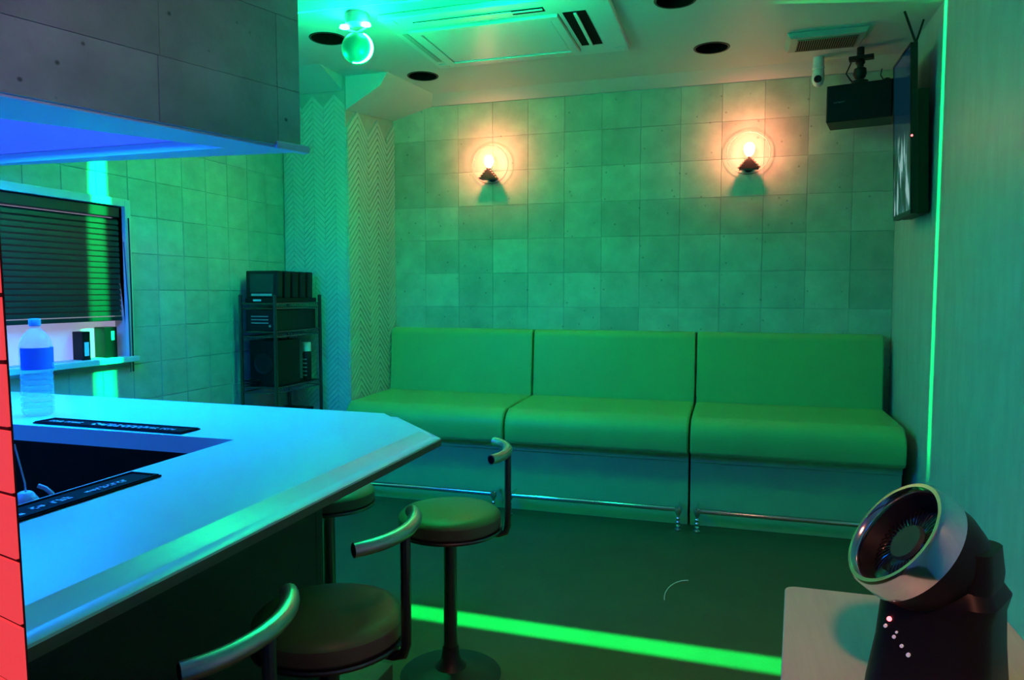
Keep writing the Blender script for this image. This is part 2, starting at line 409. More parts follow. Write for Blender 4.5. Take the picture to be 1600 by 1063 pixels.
b1 = thing('carton', 'narrow dark carton standing on the window sill, the slimmer left one', 'carton', (XW - 0.027, 2.655, WZ0 - 0.002))
obj('box', MB().box(-0.03, 0.03, -0.022, 0.022, 0, 0.135), 'black_plastic', b1, 0.002)
obj('front_label', MB().box(0.030, 0.031, -0.012, 0.012, 0.02, 0.085), 'label_pale', b1)
b1 = thing('carton', 'wider black carton standing on the window sill at its right end', 'carton', (XW - 0.030, 2.800, WZ0 - 0.002))
obj('box', MB().box(-0.035, 0.03, -0.036, 0.036, 0, 0.15), 'black_plastic', b1, 0.002)
obj('front_label', MB().box(0.030, 0.031, 0.0, 0.02, 0.085, 0.13), 'grey_plastic', b1)

# ------------------------------------------------------------------ canopy over the counter
cn = thing('counter_canopy', 'grey concrete-panelled box canopy hanging from the ceiling above the counter', 'canopy')
A = Vector((-1.472, 2.268)); B = Vector((-1.78, 1.404)); dr = (B - A).normalized(); Z0 = 1.85
nr = Vector((-dr.y, dr.x)); nr = nr if nr.x > 0 else -nr
E_ = A + dr * 1.9; ZR = Z0 + 0.035
core = MB(); c0 = A - nr * 0.03 - Vector((0, 0.03))
core.prism([tuple(A - nr * 0.02), tuple(E_ - nr * 0.02), tuple(E_ - nr * 0.05), tuple(A - nr * 0.05)], ZR, CEIL)
core.prism([tuple(A - nr * 0.02), (XW + 0.01, 2.18), (XW + 0.01, 2.15), tuple(A - nr * 0.02 - Vector((0, 0.03)))], ZR, CEIL)
obj('carcass', core, 'concrete_side', cn)
# cladding panels, each its own piece
ang = math.atan2(dr.y, dr.x)
def cpanel(t0, t1, z0, z1, i):
    me = panel_mesh(t1 - t0 - 0.0006, z1 - z0 - 0.0006, 0.012, 'canopy_tile', 'cladding_panel', bev=0.0005)
    o = obj('cladding_panel', me, None, cn)
    # panel local +x runs along -dr (towards A), front (-y) faces the room
    p0 = A + dr * t1 - nr * (0.012 + random.random() * 0.0015)
    o.location = (p0.x, p0.y, z0); o.rotation_euler = (0, 0, math.atan2(-dr.y, -dr.x))
zs = [Z0 + 0.008, 2.055, 2.30, CEIL]
edges = [[0.0, 0.092, 0.506, 0.92, 1.33, 1.75], [0.0, 0.092, 0.50, 0.92, 1.33, 1.75], [0.0, 0.30, 0.506, 0.92, 1.33, 1.75]]
for k in range(3):
    for i in range(5): cpanel(edges[k][i], edges[k][i + 1], zs[k], zs[k + 1], i)
# bottom rim board: outer outline minus recess outline
far = Vector((XW + 0.01, 2.165))
outer = [A - nr * 0.013 + Vector((0.0, 0.010)), E_ - nr * 0.013, Vector((XW + 0.01, E_.y - 0.3)), far]
inner = [Vector((-1.69, 2.135)), Vector((-1.69, 2.135)) + Vector((-0.352, -0.575)) * 2.35, Vector((XW + 0.05, 0.78)), Vector((XW + 0.05, 2.135))]
rim = MB(); vs = [(p_.x, p_.y, z) for z in (Z0, ZR) for p_ in outer] + [(p_.x, p_.y, z) for z in (Z0, ZR) for p_ in inner]
fs = []
for i in range(4):
    j = (i + 1) % 4
    fs += [(i, j, 8 + j, 8 + i), (4 + i, 4 + j, 12 + j, 12 + i), (i, j, 4 + j, 4 + i), (8 + i, 8 + j, 12 + j, 12 + i)]
rim.add(vs, fs); obj('rim_board', rim, 'recess_paint', cn, 0.003)
tm = MB(); tm.prism([tuple(A + nr * 0.016 + Vector((0.006, 0.03))), tuple(A + nr * 0.004 + dr * 0.10), tuple(A - nr * 0.012 + dr * 0.10), tuple(A - nr * 0.013 + Vector((0, 0.03)))], Z0 - 0.004, Z0 + 0.022)
obj('corner_trim', tm, 'recess_paint', cn, 0.002)
rc = MB(); rc.prism([tuple(p_) for p_ in inner], ZR + 0.0, ZR + 0.02); obj('blue_diffuser', rc, 'blue_diffuser', cn, label='blue glowing panel')

# ------------------------------------------------------------------ counter
ct = thing('bar_counter', 'white-topped L-shaped bar counter with wooden edge, glowing blue and cyan', 'counter')
OUT = [(-0.800, 0.42), (-0.800, 1.925), (-1.075, 2.21), (-2.885, 2.25)]
INN = [(-2.885, 1.64), (-1.29, 1.64), (-1.275, 0.42)]
def inset(path, d):
    res = []
    for i, p_ in enumerate(path):
        p_ = Vector(p_)
        def nrm(a, b):
            v = (Vector(b) - Vector(a)).normalized(); return Vector((-v.y, v.x))
        n1 = nrm(path[i - 1], path[i]) if i > 0 else None
        n2 = nrm(path[i], path[i + 1]) if i < len(path) - 1 else None
        if n1 is None: q = p_ + n2 * d
        elif n2 is None: q = p_ + n1 * d
        else:
            bs = (n1 + n2).normalized(); q = p_ + bs * (d / max(bs.dot(n1), 0.3))
        res.append(q)
    res[0].y = path[0][1]; res[-1].x = path[-1][0]
    return res
T = 0.95
prof = [(0.010, T - 0.048), (0.0, T - 0.044), (0.0, T - 0.027)]            # wooden edge
prof2 = [(0.0, T - 0.027), (0.001, T - 0.023), (0.005, T - 0.0205), (0.022, T - 0.019), (0.028, T - 0.0185), (0.056, T - 0.0010), (0.060, T)]
def sweep(prof):
    mb = MB(); rows = [[(q.x, q.y, z) for q in inset(OUT, d)] for d, z in prof]
    for a, b in zip(rows, rows[1:]):
        for i in range(3): mb.add([a[i], a[i + 1], b[i + 1], b[i]], [(0, 1, 2, 3)])
    return mb
obj('wooden_edge', sweep(prof), 'edge_wood', ct, label='dark wooden edge')
top = sweep(prof2)
ins = inset(OUT, 0.060)
pl = [(q.x, q.y) for q in ins] + INN
n = len(pl); top.add([(x, y, T) for x, y in pl], [tuple(range(n))])
top.add([(x, y, T - 0.048) for x, y in [(q.x, q.y) for q in inset(OUT, 0.010)] + INN], [tuple(range(n))])
for a, b in zip(INN, INN[1:]): top.add([(a[0], a[1], T), (b[0], b[1], T), (b[0], b[1], T - 0.048), (a[0], a[1], T - 0.048)], [(0, 1, 2, 3)])
top.add([(-0.86, 0.42, T), (-1.275, 0.42, T), (-1.275, 0.42, T - 0.048), (-0.812, 0.42, T - 0.048)], [(0, 1, 2, 3)])
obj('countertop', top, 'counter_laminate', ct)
body = MB(); body.box(-1.27, -1.23, 0.45, 1.98, 0, T - 0.0485); body.box(-2.885, -1.23, 1.94, 1.98, 0, T - 0.0485)
obj('front_panel', body, 'counter_body', ct, 0.003)
obj('foot_step', MB().box(-1.2295, -1.07, 0.45, 2.14, 0, 0.10), 'edge_wood', ct, 0.004)
ib = MB(); ib.box(-2.885, -2.2, 0.45, 1.55, 0.70, 0.73); ib.box(-2.2, -1.28, 1.58, 1.93, 0.50, 0.52)
obj('inner_shelf', ib, 'counter_body', ct)
wt = thing('work_table', 'dark steel work table inside the bar, mostly hidden behind the red screen', 'work table', (-1.78, 1.15, 0))
obj('table_top', MB().box(-0.33, 0.36, -0.45, 0.42, 0.70, 0.73), 'counter_body', wt, 0.003)
for sx in (-0.30, 0.33):
    for sy in (-0.42, 0.39): obj('leg', MB().cyl((sx, sy, 0), (sx, sy, 0.70), 0.016, 10), 'dark_steel', wt)
jg = thing('plastic_jug', 'white plastic jug with a looped handle inside the bar opening', 'jug', (-1.70, 1.36, 0.73), 0.5)
obj('jug_body', MB().lathe([(0.03, 0), (0.036, 0.006), (0.037, 0.07), (0.030, 0.095), (0.017, 0.115), (0.012, 0.118)], 20), 'jug_plastic', jg)
hp = [(0.030 + 0.042 * sin(t), 0, 0.055 - 0.045 * cos(t) + 0.01 * t) for t in [i * pi / 8 for i in range(9)]]
obj('handle', MB().tube(hp, 0.006, 8), 'jug_plastic', jg)
obj('straw', MB().tube([(0.004, 0, 0.05), (0.0, 0, 0.14), (-0.02, 0.0, 0.24)], 0.0022, 6), 'jug_plastic', jg)

# small print: rows of short strokes set in words
def strokes(words_, h, gapw, wdt=0.6, seed=1, bold=0.22):
    rnd = random.Random(seed); mb = MB(); x = 0.0
    for nl in words_:
        for _ in range(nl):
            lw = h * wdt; k = rnd.randint(0, 3); s_ = h * bold
            mb.box(x, x + s_, 0, h * (1.0 if k != 2 else 0.75), 0, 0.0006)
            if k in (0, 1): mb.box(x, x + lw, h * 0.72, h * 0.72 + s_, 0, 0.0006)
            if k in (1, 2): mb.box(x, x + lw, 0, s_, 0, 0.0006)
            if k in (2, 3): mb.box(x + lw - s_, x + lw, 0, h * 0.8, 0, 0.0006)
            if k == 3: mb.box(x, x + lw, h * 0.35, h * 0.35 + s_, 0, 0.0006)
            x += lw * 1.35
        x += gapw
    return mb, x
def bar_mat(label, loc, rz, L_, W_, segs):
    t = thing('bar_mat', label, 'mat', loc, rz, 'bar mats')
    obj('rubber_sheet', MB().box(0, L_, 0, W_, 0, 0.004), 'rubber_mat', t, 0.0015)
    r_ = MB(); r_.box(0.004, L_ - 0.004, 0.004, 0.009, 0.004, 0.0065); r_.box(0.004, L_ - 0.004, W_ - 0.009, W_ - 0.004, 0.004, 0.0065)
    r_.box(0.004, 0.009, 0.009, W_ - 0.009, 0.004, 0.0065); r_.box(L_ - 0.009, L_ - 0.004, 0.009, W_ - 0.009, 0.004, 0.0065)
    obj('raised_border', r_, 'rubber_mat', t)
    for i, (x0, y0, wds, h, bold) in enumerate(segs):
        mb, xe = strokes(wds, h, h * 0.7, seed=i + 3, bold=bold)
        o = obj('lettering', mb, 'mat_print', t, loc=(x0, y0, 0.004))
    return t
bar_mat('black rubber bar mat with pale lettering lying along the far leg of the counter', (-2.04, 1.665, T + 0.0005), radians(-1.0), 0.56, 0.078,
        [(0.03, 0.03, [4, 5], 0.016, 0.2), (0.20, 0.022, [9], 0.028, 0.3), (0.38, 0.03, [5, 4], 0.016, 0.2)])
bar_mat('black rubber bar mat with big pale lettering at the inner edge of the near counter', (-1.180, 0.70, T + 0.0005), radians(90), 0.56, 0.082,
        [(0.02, 0.022, [9], 0.034, 0.3), (0.285, 0.03, [2, 3], 0.018, 0.25), (0.40, 0.03, [8], 0.016, 0.25)])

# water bottles
def bottle(label, loc, rz, full):
    t = thing('water_bottle', label, 'bottle', loc, rz, 'water bottles on the counter')
    R = 0.047
    prof = [(0.0, 0.002), (0.034, 0.0), (R - 0.004, 0.006)]
    z = 0.014
    while z < 0.145:
        prof += [(R, z), (R, z + 0.010), (R - 0.004, z + 0.014)]; z += 0.018
    prof += [(R + 0.001, 0.150), (R + 0.001, 0.225), (R - 0.002, 0.24), (0.036, 0.262), (0.020, 0.28), (0.0135, 0.287), (0.0135, 0.300)]
    obj('bottle_body', MB().lathe(prof, 28), 'pet_plastic', t)
    obj('water_fill', MB().lathe([(0, 0.004), (R - 0.006, 0.008), (R - 0.006, full), (0, full)], 20), 'water', t)
    obj('bottle_label', MB().lathe([(R + 0.0018, 0.152), (R + 0.0018, 0.223)], 24, ang=pi * 1.05), 'bottle_label', t)
    mb, xe = strokes([3, 3], 0.014, 0.006, seed=9)
    obj('cap', MB().lathe([(0.0165, 0.292), (0.0175, 0.296), (0.0175, 0.312), (0.0155, 0.316), (0.0, 0.316)], 20), 'bottle_cap', t)
    cp = MB()
    for a in [radians(35 + 8 * i) for i in range(7)]:
        cp.box(-0.0016, 0.0016, R + 0.0016, R + 0.0026, 0.158, 0.172, Matrix.Rotation(a, 4, 'Z'))
    obj('label_print', cp, 'label_pale', t)
    return t
bottle('clear two-litre water bottle with blue label standing at the far left of the counter', (-2.165, 1.79, T), radians(-100), 0.05)
bottle('second clear bottle half hidden behind the red screen at the left edge', (-2.28, 1.72, T), radians(40), 0.20)

# ------------------------------------------------------------------ sofa
def sofa(label, x0, x1):
    w_ = x1 - x0
    t = thing('sofa_module', label, 'sofa', (x0, 0, 0), 0, 'green banquette sofa modules')
    arc = lambda cy, cz, r, a0, a1, n=7: [(cy + r * cos(radians(a0 + (a1 - a0) * i / n)), cz + r * sin(radians(a0 + (a1 - a0) * i / n))) for i in range(n + 1)]
    seat = [(4.80, 0.425), (4.80, 0.645), (4.40, 0.640)] + arc(4.255, 0.53, 0.108, 78, 182, 9) + arc(4.185, 0.462, 0.037, 190, 270, 4)
    mb = MB(); mb.prism(seat, 0.003, w_ - 0.003, 'x'); obj('seat_cushion', mb, 'sofa_leather', t, 0.014, 3)
    back = [(4.948, 0.60), (4.948, 1.092)] + arc(4.885, 1.045, 0.05, 85, 175, 6) + [(4.80, 0.60)]
    mb = MB(); mb.prism(back, 0.003, w_ - 0.003, 'x'); obj('backrest', mb, 'sofa_leather', t, 0.010, 3)
    obj('base', MB().box(0.004, w_ - 0.004, 4.245, 4.80, 0.0, 0.425), 'sofa_base', t, 0.004)
    obj('under_seat_band', MB().box(0.004, w_ - 0.004, 4.232, 4.245, 0.375, 0.425), 'sofa_base', t, 0.002)
    fr_ = obj('foot_rail', MB().cyl((0.05, 4.115, 0.125), (w_ - 0.05, 4.115, 0.125), 0.0145, 14), 'chrome', t)
    for xx in (0.05, w_ - 0.05):
        lg = MB(); lg.lathe([(0.0, 0.0), (0.017, 0.0), (0.019, 0.010), (0.009, 0.018), (0.009, 0.024), (0.014, 0.031), (0.009, 0.038), (0.009, 0.044),
                             (0.014, 0.052), (0.009, 0.060), (0.009, 0.066), (0.014, 0.074), (0.009, 0.082), (0.009, 0.090), (0.013, 0.098),
                             (0.019, 0.108), (0.022, 0.125), (0.019, 0.142), (0.0, 0.148)], 14, Matrix.Translation((xx, 4.115, 0)))
        lg.cyl((xx, 4.115, 0.125), (xx, 4.245, 0.125), 0.009, 8)
        obj('rail_leg', lg, 'chrome', t)
    return t
sofa('green leather banquette module at the left, under the left wall lamp', -2.405, -1.318)
sofa('green leather banquette module in the middle of the three', -1.314, -0.216)
sofa('green leather banquette module at the right, under the right wall lamp', -0.212, 0.895)

# ------------------------------------------------------------------ stools
def stool(loc, rz, label):
    t = thing('bar_stool', label, 'stool', loc, rz, 'round bar stools along the counter')
    r = 0.178
    obj('seat', MB().lathe([(0, 0.602), (0.10, 0.602), (r - 0.03, 0.599), (r - 0.012, 0.593), (r - 0.003, 0.583), (r - 0.001, 0.578)], 40), 'stool_leather', t)
    obj('seat_side', MB().lathe([(r - 0.001, 0.578), (r, 0.572), (r - 0.001, 0.545), (r - 0.006, 0.538), (0, 0.538)], 40), 'stool_side_red_tint', t)
    obj('seat_rim', MB().lathe([(0, 0.524), (r - 0.01, 0.524), (r + 0.003, 0.527), (r + 0.005, 0.533), (r + 0.003, 0.5375), (0, 0.5375)], 40), 'dark_steel', t)
    obj('post', MB().lathe([(0.0, 0.03), (0.026, 0.03), (0.024, 0.09), (0.023, 0.5), (0.05, 0.515), (0.06, 0.5235), (0, 0.5235)], 20), 'dark_steel', t)
    obj('base_plate', MB().lathe([(0.0, 0.0), (0.175, 0.0), (0.178, 0.006), (0.16, 0.014), (0.10, 0.022), (0.055, 0.034), (0.034, 0.06), (0.0275, 0.11), (0.027, 0.11), (0.0, 0.11)], 40), 'stool_base', t)
    # curved back rail on a single upright
    pts = []
    for i in range(15):
        a = radians(-54 + 108 * i / 14); pts.append((0.065 + 0.125 * cos(a) + 0.012, 0.175 * sin(a) * 1.02, 0.806))
    obj('back_rail', MB().tube(pts, 0.0165, 14), 'satin_steel', t)
    for e0, e1 in ((pts[0], pts[1]), (pts[-1], pts[-2])):
        ec = MB(); e0 = Vector(e0); d_ = (e0 - Vector(e1)).normalized(); ec.tube([e0 - d_ * 0.001, e0 + d_ * 0.0012], 0.0125, 12)
        obj('rail_end_cap', ec, 'dark_gap', t, label='black end of the rail')
    xr = 0.202
    obj('back_post', MB().tube([(0.12, 0.0, 0.512), (0.17, 0, 0.508), (0.195, 0, 0.516), (xr, 0, 0.54), (xr, 0, 0.805)], 0.012, 10), 'dark_steel', t)
    bk = MB(); bk.box(0.05, 0.165, -0.03, 0.03, 0.513, 0.523); obj('post_bracket', bk, 'dark_steel', t, 0.002)
    return t
stool((-0.925, 2.30, 0), radians(16), 'round bar stool with green-lit seat whose whole post shows, beyond the counter tip')
stool((-0.905, 1.475, 0), radians(0), 'round bar stool nearest whose dark seat shows, tucked at the counter side')
stool((-0.905, 0.955, 0), radians(3), 'bar stool of which only the curved back rail shows, nearest the camera')
stool((-1.49, 2.44, 0), radians(100), 'bar stool half hidden behind the far corner of the counter')

# ------------------------------------------------------------------ ceiling effect light
fx = thing('effect_light', 'round green ball effect light with a white-hot slit hanging from the ceiling', 'lamp', (FIX.x, FIX.y, CEIL))
obj('mount', MB().lathe([(0.0, -0.001), (0.058, -0.001), (0.062, -0.012), (0.058, -0.055), (0.02, -0.066), (0, -0.066)], 28), 'white_plastic', fx)
obj('bracket', MB().tube([(-0.05, 0, -0.03), (-0.045, 0, -0.075), (0, 0, -0.092), (0.045, 0, -0.075), (0.05, 0, -0.03)], 0.006, 8), 'white_plastic', fx)
R = 0.078; bz = -0.172
obj('ball', MB().lathe([(R * sin(pi * i / 20), bz + R * -cos(pi * i / 20)) for i in range(21)], 36), 'ball_glow', fx)
sl = []
vd = Vector((FIX.x, FIX.y, CEIL + bz - 1.35)).normalized()       # the slit runs round the ball on a circle turned towards the room
ax = Matrix.Rotation(radians(0), 4, 'Z')
rt_ = Vector((cos(radians(16.9)), sin(radians(16.9)), 0)); up_ = Vector((0, 0, 1)); bk_ = rt_.cross(up_)
for i in range(30):
    a = radians(68 - 178 * i / 29)
    q = rt_ * cos(a) + up_ * sin(a) - vd * 0.35
    sl.append(Vector((0, 0, bz)) + q.normalized() * (R + 0.002))
obj('light_slit', MB().tube(sl, [0.003 + 0.006 * sin(pi * min(1, (i + 1) / 26)) for i in range(30)], 8), 'lens_slit', fx, label='white-hot curved slit')
for sx_ in (0.06, -0.06):  # glowing blobs put in for the hot patches of light on the ceiling
    gl = MB(); gl.lathe([(0, -0.058), (0.022, -0.058), (0.026, -0.070), (0, -0.078)], 16, Matrix.Translation((sx_, -0.02, 0)))
    obj('ceiling_hot_glow', gl, 'lens_slit', fx, label='small glowing blob standing in for hot light on the ceiling')

# ------------------------------------------------------------------ recessed ceiling lamps
dn = ['recessed ceiling lamp, dark round hole above the gap between the two wall lamps', 'small-looking dark recessed ceiling lamp over the left end of the sofa',
      'recessed ceiling lamp beside the green ball light, partly behind it', 'recessed ceiling lamp cut by the top edge of the picture']
for (x, y), lb in zip(DL, dn):
    t = thing('recessed_lamp', lb, 'ceiling lamp', (x, y, CEIL), 0, 'recessed ceiling lamps')
    obj('trim_ring', MB().lathe([(0.090, 0.0), (0.090, -0.003), (0.099, -0.004), (0.102, -0.001), (0.102, 0.0), (0.090, 0.0)], 36), 'smoked_iron', t)
    obj('baffle', MB().lathe([(0.0895, -0.002), (0.088, 0.06), (0.06, 0.10), (0.0, 0.10)], 32, cap=False), 'dark_gap', t)
    obj('bulb', MB().lathe([(0, 0.045), (0.025, 0.05), (0.035, 0.065), (0.03, 0.09), (0, 0.098)], 18), 'smoked_iron', t)

# ------------------------------------------------------------------ air conditioner cassette
ac = thing('ceiling_air_conditioner', 'flat square air conditioner cassette set in the ceiling with dark outlet slots', 'air conditioner', (-1.155, 3.785, CEIL))
hx, hy = 0.58, 0.41
def frame_ring(o, i_, z0, z1):
    mb = MB(); a = [(-o[0], -o[1]), (o[0], -o[1]), (o[0], o[1]), (-o[0], o[1])]; b = [(-i_[0], -i_[1]), (i_[0], -i_[1]), (i_[0], i_[1]), (-i_[0], i_[1])]
    vs = [(x, y, z) for z in (z0, z1) for x, y in a] + [(x, y, z) for z in (z0, z1) for x, y in b]; fs = []
    for k in range(4):
        j = (k + 1) % 4
        fs += [(k, j, 8 + j, 8 + k), (4 + k, 4 + j, 12 + j, 12 + k), (k, j, 4 + j, 4 + k), (8 + k, 8 + j, 12 + j, 12 + k)]
    return mb.add(vs, fs)
def ring4(o, i_, z0, z1):      # o, i_ = (x0, x1, y0, y1) outside and inside
    mb = MB(); q = lambda b: [(b[0], b[2]), (b[1], b[2]), (b[1], b[3]), (b[0], b[3])]
    vs = [(x, y, z) for z in (z0, z1) for x, y in q(o)] + [(x, y, z) for z in (z0, z1) for x, y in q(i_)]; fs = []
    for k in range(4):
        j = (k + 1) % 4
        fs += [(k, j, 8 + j, 8 + k), (4 + k, 4 + j, 12 + j, 12 + k), (k, j, 4 + j, 4 + k), (8 + k, 8 + j, 12 + j, 12 + k)]
    return mb.add(vs, fs)
obj('outer_frame', ring4((-hx, hx, -hy, hy), (-0.50, 0.31, -0.23, 0.34), -0.030, -0.001), 'white_plastic', ac, 0.006)
obj('inner_frame', ring4((-0.498, 0.308, -0.228, 0.338), (-0.445, 0.262, -0.175, 0.305), -0.042, -0.004), 'white_plastic', ac, 0.005)
obj('intake_panel', MB().box(-0.442, 0.259, -0.172, 0.302, -0.036, -0.006), 'white_plastic', ac, 0.004)
o_ = obj('outlet_slot', MB().box(0.335, 0.45, -0.24, 0.25, -0.0325, -0.0302), 'dark_gap', ac, label='dark open air outlet at the right side')
obj('flap', MB().box(0.385, 0.402, -0.235, 0.245, -0.040, -0.0326, Matrix.Rotation(radians(0.8), 4, 'Z')), 'white_plastic', o_)
o_ = obj('outlet_slot', MB().box(-0.42, 0.26, -0.335, -0.285, -0.0325, -0.0302), 'dark_gap', ac, label='nearly closed air outlet at the near side')
obj('flap', MB().box(-0.415, 0.10, -0.333, -0.290, -0.037, -0.0326), 'white_plastic', o_)
obj('flap', MB().box(0.10, 0.255, -0.325, -0.312, -0.037, -0.0326), 'white_plastic', o_)
o_ = obj('outlet_slot', MB().box(-0.545, -0.515, -0.20, 0.28, -0.0325, -0.0302), 'grey_plastic', ac, label='closed air outlet at the left side')
for cx, cy in ((-hx + 0.05, -hy + 0.05), (hx - 0.05, -hy + 0.05), (-hx + 0.05, hy - 0.05), (hx - 0.05, hy - 0.05)):
    obj('corner_cover', MB().box(cx - 0.028, cx + 0.028, cy - 0.028, cy + 0.028, -0.034, -0.030), 'white_plastic', ac, 0.003)

# ceiling vent
vt = thing('ceiling_vent', 'small raised ceiling vent with a fine dark grille near the black speaker', 'vent', (0.47, 4.38, CEIL))
obj('housing', MB().prism([(-0.21, 0), (0.20, 0), (0.18, -0.034), (-0.19, -0.034)], -0.125, 0.115, 'y'), 'grey_plastic', vt, 0.004)
gb = MB()
for i in range(26):
    x = -0.15 + i * 0.0118; gb.box(x, x + 0.005, -0.095, 0.085, -0.040, -0.0345)
gb.box(-0.153, 0.151, -0.098, -0.094, -0.0405, -0.0345); gb.box(-0.153, 0.151, 0.084, 0.088, -0.0405, -0.0345)
obj('grille', gb, 'grille_beige', vt)
obj('grille_back', MB().box(-0.15, 0.148, -0.094, 0.084, -0.0352, -0.0343), 'dark_gap', vt)

# ------------------------------------------------------------------ wall lamps
def sconce(x, z, label, tilt=0):
    t = thing('wall_lamp', label, 'lamp', (x, YB, z), 0, 'round glass wall lamps')
    obj('wall_plate', MB().lathe([(0, 0.0), (0.032, 0.0), (0.032, 0.012), (0, 0.016)], 20, Matrix.Translation((0, 0, -0.03)) @ Matrix.Rotation(radians(90), 4, 'X')), 'smoked_iron', t)
    obj('arm', MB().cyl((0, -0.014, -0.03), (0, -0.085, -0.03), 0.007, 10), 'smoked_iron', t)
    st = MB()
    for i in range(5):
        h_ = 0.060 - i * 0.013; st.box(-h_, h_, -0.118, -0.052, -0.055 + i * 0.0155, -0.055 + (i + 1) * 0.0155)
    obj('stepped_holder', st, 'smoked_iron', t, 0.0015)
    tr = MB(); tr.prism([(-0.050, -0.055), (0.050, -0.055), (0.0, 0.012)], -0.1235, -0.118, 'y'); obj('triangle_face', tr, 'smoked_iron', t)
    kn = MB()
    for i in range(5):
        for sg in ((-1, 1) if i < 4 else (1,)):
            hh = 0.060 - i * 0.013
            kn.lathe([(0, -0.0085), (0.007, -0.005), (0.009, 0), (0.007, 0.005), (0, 0.0085)], 10, Matrix.Translation((sg * hh, -0.110, -0.055 + i * 0.0155 + 0.009)))
    obj('bead', kn, 'sconce_rod', t, label='small copper beads')
    obj('bulb', MB().lathe([(0, 0.026), (0.012, 0.028), (0.026, 0.045), (0.034, 0.07), (0.030, 0.095), (0.016, 0.110), (0, 0.114)], 22, Matrix.Translation((0, -0.085, 0))), 'bulb_glow', t, label='glowing warm bulb')
    cen = Vector((-0.005, -0.040, 0.055))
    ring = [cen + Vector((0.132 * cos(a), -0.01 * sin(a), 0.132 * sin(a))) for a in [2 * pi * i / 48 for i in range(48)]]
    obj('glass_disc', MB().lathe([(0, 0), (0.130, 0), (0.130, 0.004), (0, 0.004)], 48, Matrix.Translation(cen) @ Matrix.Rotation(radians(90), 4, 'X')), 'sconce_glass', t)
    obj('glass_ring', MB().tube(ring, 0.0035, 8, closed=True), 'ring_brass', t)
    spot('wall_glow_boost', (x, YB - 0.215, z + 0.09), (x, YB, z + 0.10), 10.5, WARM, 158, 0.8, 0.03)  # extra spot aimed at the wall, added to strengthen the warm glow
    point('wall_lamp_glow', (x, YB - 0.15, z + 0.13), 0.8, WARM, 0.02)
    return t
sconce(-1.648, 2.200, 'left wall lamp: warm bulb over a stepped black triangle with round glass disc')
sconce(0.090, 2.185, 'right wall lamp: warm bulb over a stepped black triangle with round glass disc')

# ------------------------------------------------------------------ speaker, camera, television
sk = thing('hanging_speaker', 'black box speaker hanging from the ceiling beside the television', 'speaker', (0.68, 4.62, CEIL - 0.05), radians(-12))
obj('cabinet', MB().box(-0.165, 0.175, -0.09, 0.14, -0.375, -0.168), 'black_satin', sk, 0.006)
obj('front_grille', MB().box(-0.160, 0.170, -0.096, -0.0905, -0.370, -0.173), 'black_plastic', sk, 0.003)
mb, xe = strokes([8], 0.009, 0.005, seed=4)
o = obj('nameplate_lettering', mb, 'speaker_print', sk, loc=(-0.125, -0.0962, -0.272)); o.rotation_euler = (radians(90), 0, 0)
obj('ceiling_bracket', MB().box(-0.06, 0.07, -0.03, 0.03, -0.02, -0.001).cyl((0, 0, -0.001), (0, 0, 0.0495), 0.02, 14), 'black_satin', sk, 0.003)
obj('swivel', MB().lathe([(0, -0.02), (0.022, -0.02), (0.026, -0.038), (0.018, -0.05), (0.018, -0.062), (0.032, -0.07), (0.036, -0.10), (0.028, -0.12), (0.018, -0.13), (0.045, -0.14), (0.045, -0.1675), (0, -0.1675)], 20), 'black_satin', sk)
obj('cable', MB().tube([(-0.05, 0.03, -0.02), (-0.075, 0.03, -0.08), (-0.05, 0.03, -0.12), (-0.02, 0.04, -0.155), (0.02, 0.04, -0.167)], 0.004, 7), 'black_plastic', sk)
obj('side_knob', MB().lathe([(0, 0), (0.02, 0), (0.022, 0.01), (0.013, 0.02), (0, 0.022)], 14, Matrix.Translation((0.14, -0.02, -0.1665))), 'black_plastic', sk)
obj('loop_cable', MB().tube([(0.11, 0.04, -0.075), (0.105, 0.02, -0.115), (0.12, 0.0, -0.145), (0.14, -0.02, -0.155)], 0.003, 6), 'black_plastic', sk)

cc = thing('security_camera', 'small white security camera with a black lens under the back ceiling edge', 'camera', (0.47, 4.74, CEIL - 0.052))
obj('base', MB().lathe([(0, 0.051), (0.030, 0.051), (0.032, 0.0), (0.036, -0.014), (0.030, -0.022), (0, -0.022)], 24), 'white_plastic', cc)
obj('body', MB().lathe([(0.026, -0.02), (0.033, -0.03), (0.035, -0.06), (0.034, -0.085), (0.028, -0.105), (0.014, -0.118), (0, -0.121)], 24), 'white_plastic', cc)
Mv = Matrix.Translation((-0.005, -0.022, -0.080)) @ Matrix.Rotation(radians(105), 4, 'X')
obj('lens', MB().lathe([(0.0, 0.0), (0.020, 0.0), (0.022, 0.010), (0.017, 0.017), (0, 0.019)], 20, Mv), 'black_gloss', cc)

tv = thing('television', 'black wall television seen almost edge-on at the upper right', 'television', (0.853, 4.06, 1.745), 0, rot=(0, radians(-1.8), 0))
W_, H_ = 0.40, 0.84
obj('casing', MB().box(0.0, 0.028, 0, W_, 0, H_), 'black_satin', tv, 0.003)
bz_ = MB()
bz_.box(-0.006, 0.0, 0, W_, 0, 0.022); bz_.box(-0.006, 0.0, 0, W_, H_ - 0.012, H_); bz_.box(-0.006, 0.0, 0, 0.010, 0.022, H_ - 0.012); bz_.box(-0.006, 0.0, W_ - 0.010, W_, 0.022, H_ - 0.012)
obj('bezel', bz_, 'black_gloss', tv, 0.0015)
obj('screen', MB().box(-0.0035, -0.0005, 0.010, W_ - 0.010, 0.022, H_ - 0.012), 'television_reflection', tv, label='mostly dark screen with painted blue and pale reflections')
obj('rear_housing', MB().box(0.028, 0.085, 0.03, W_ - 0.03, 0.0, 0.62), 'black_plastic', tv, 0.006)
obj('wall_bracket', MB().box(0.084, 0.094, 0.12, W_ - 0.12, 0.18, 0.5), 'dark_steel', tv)
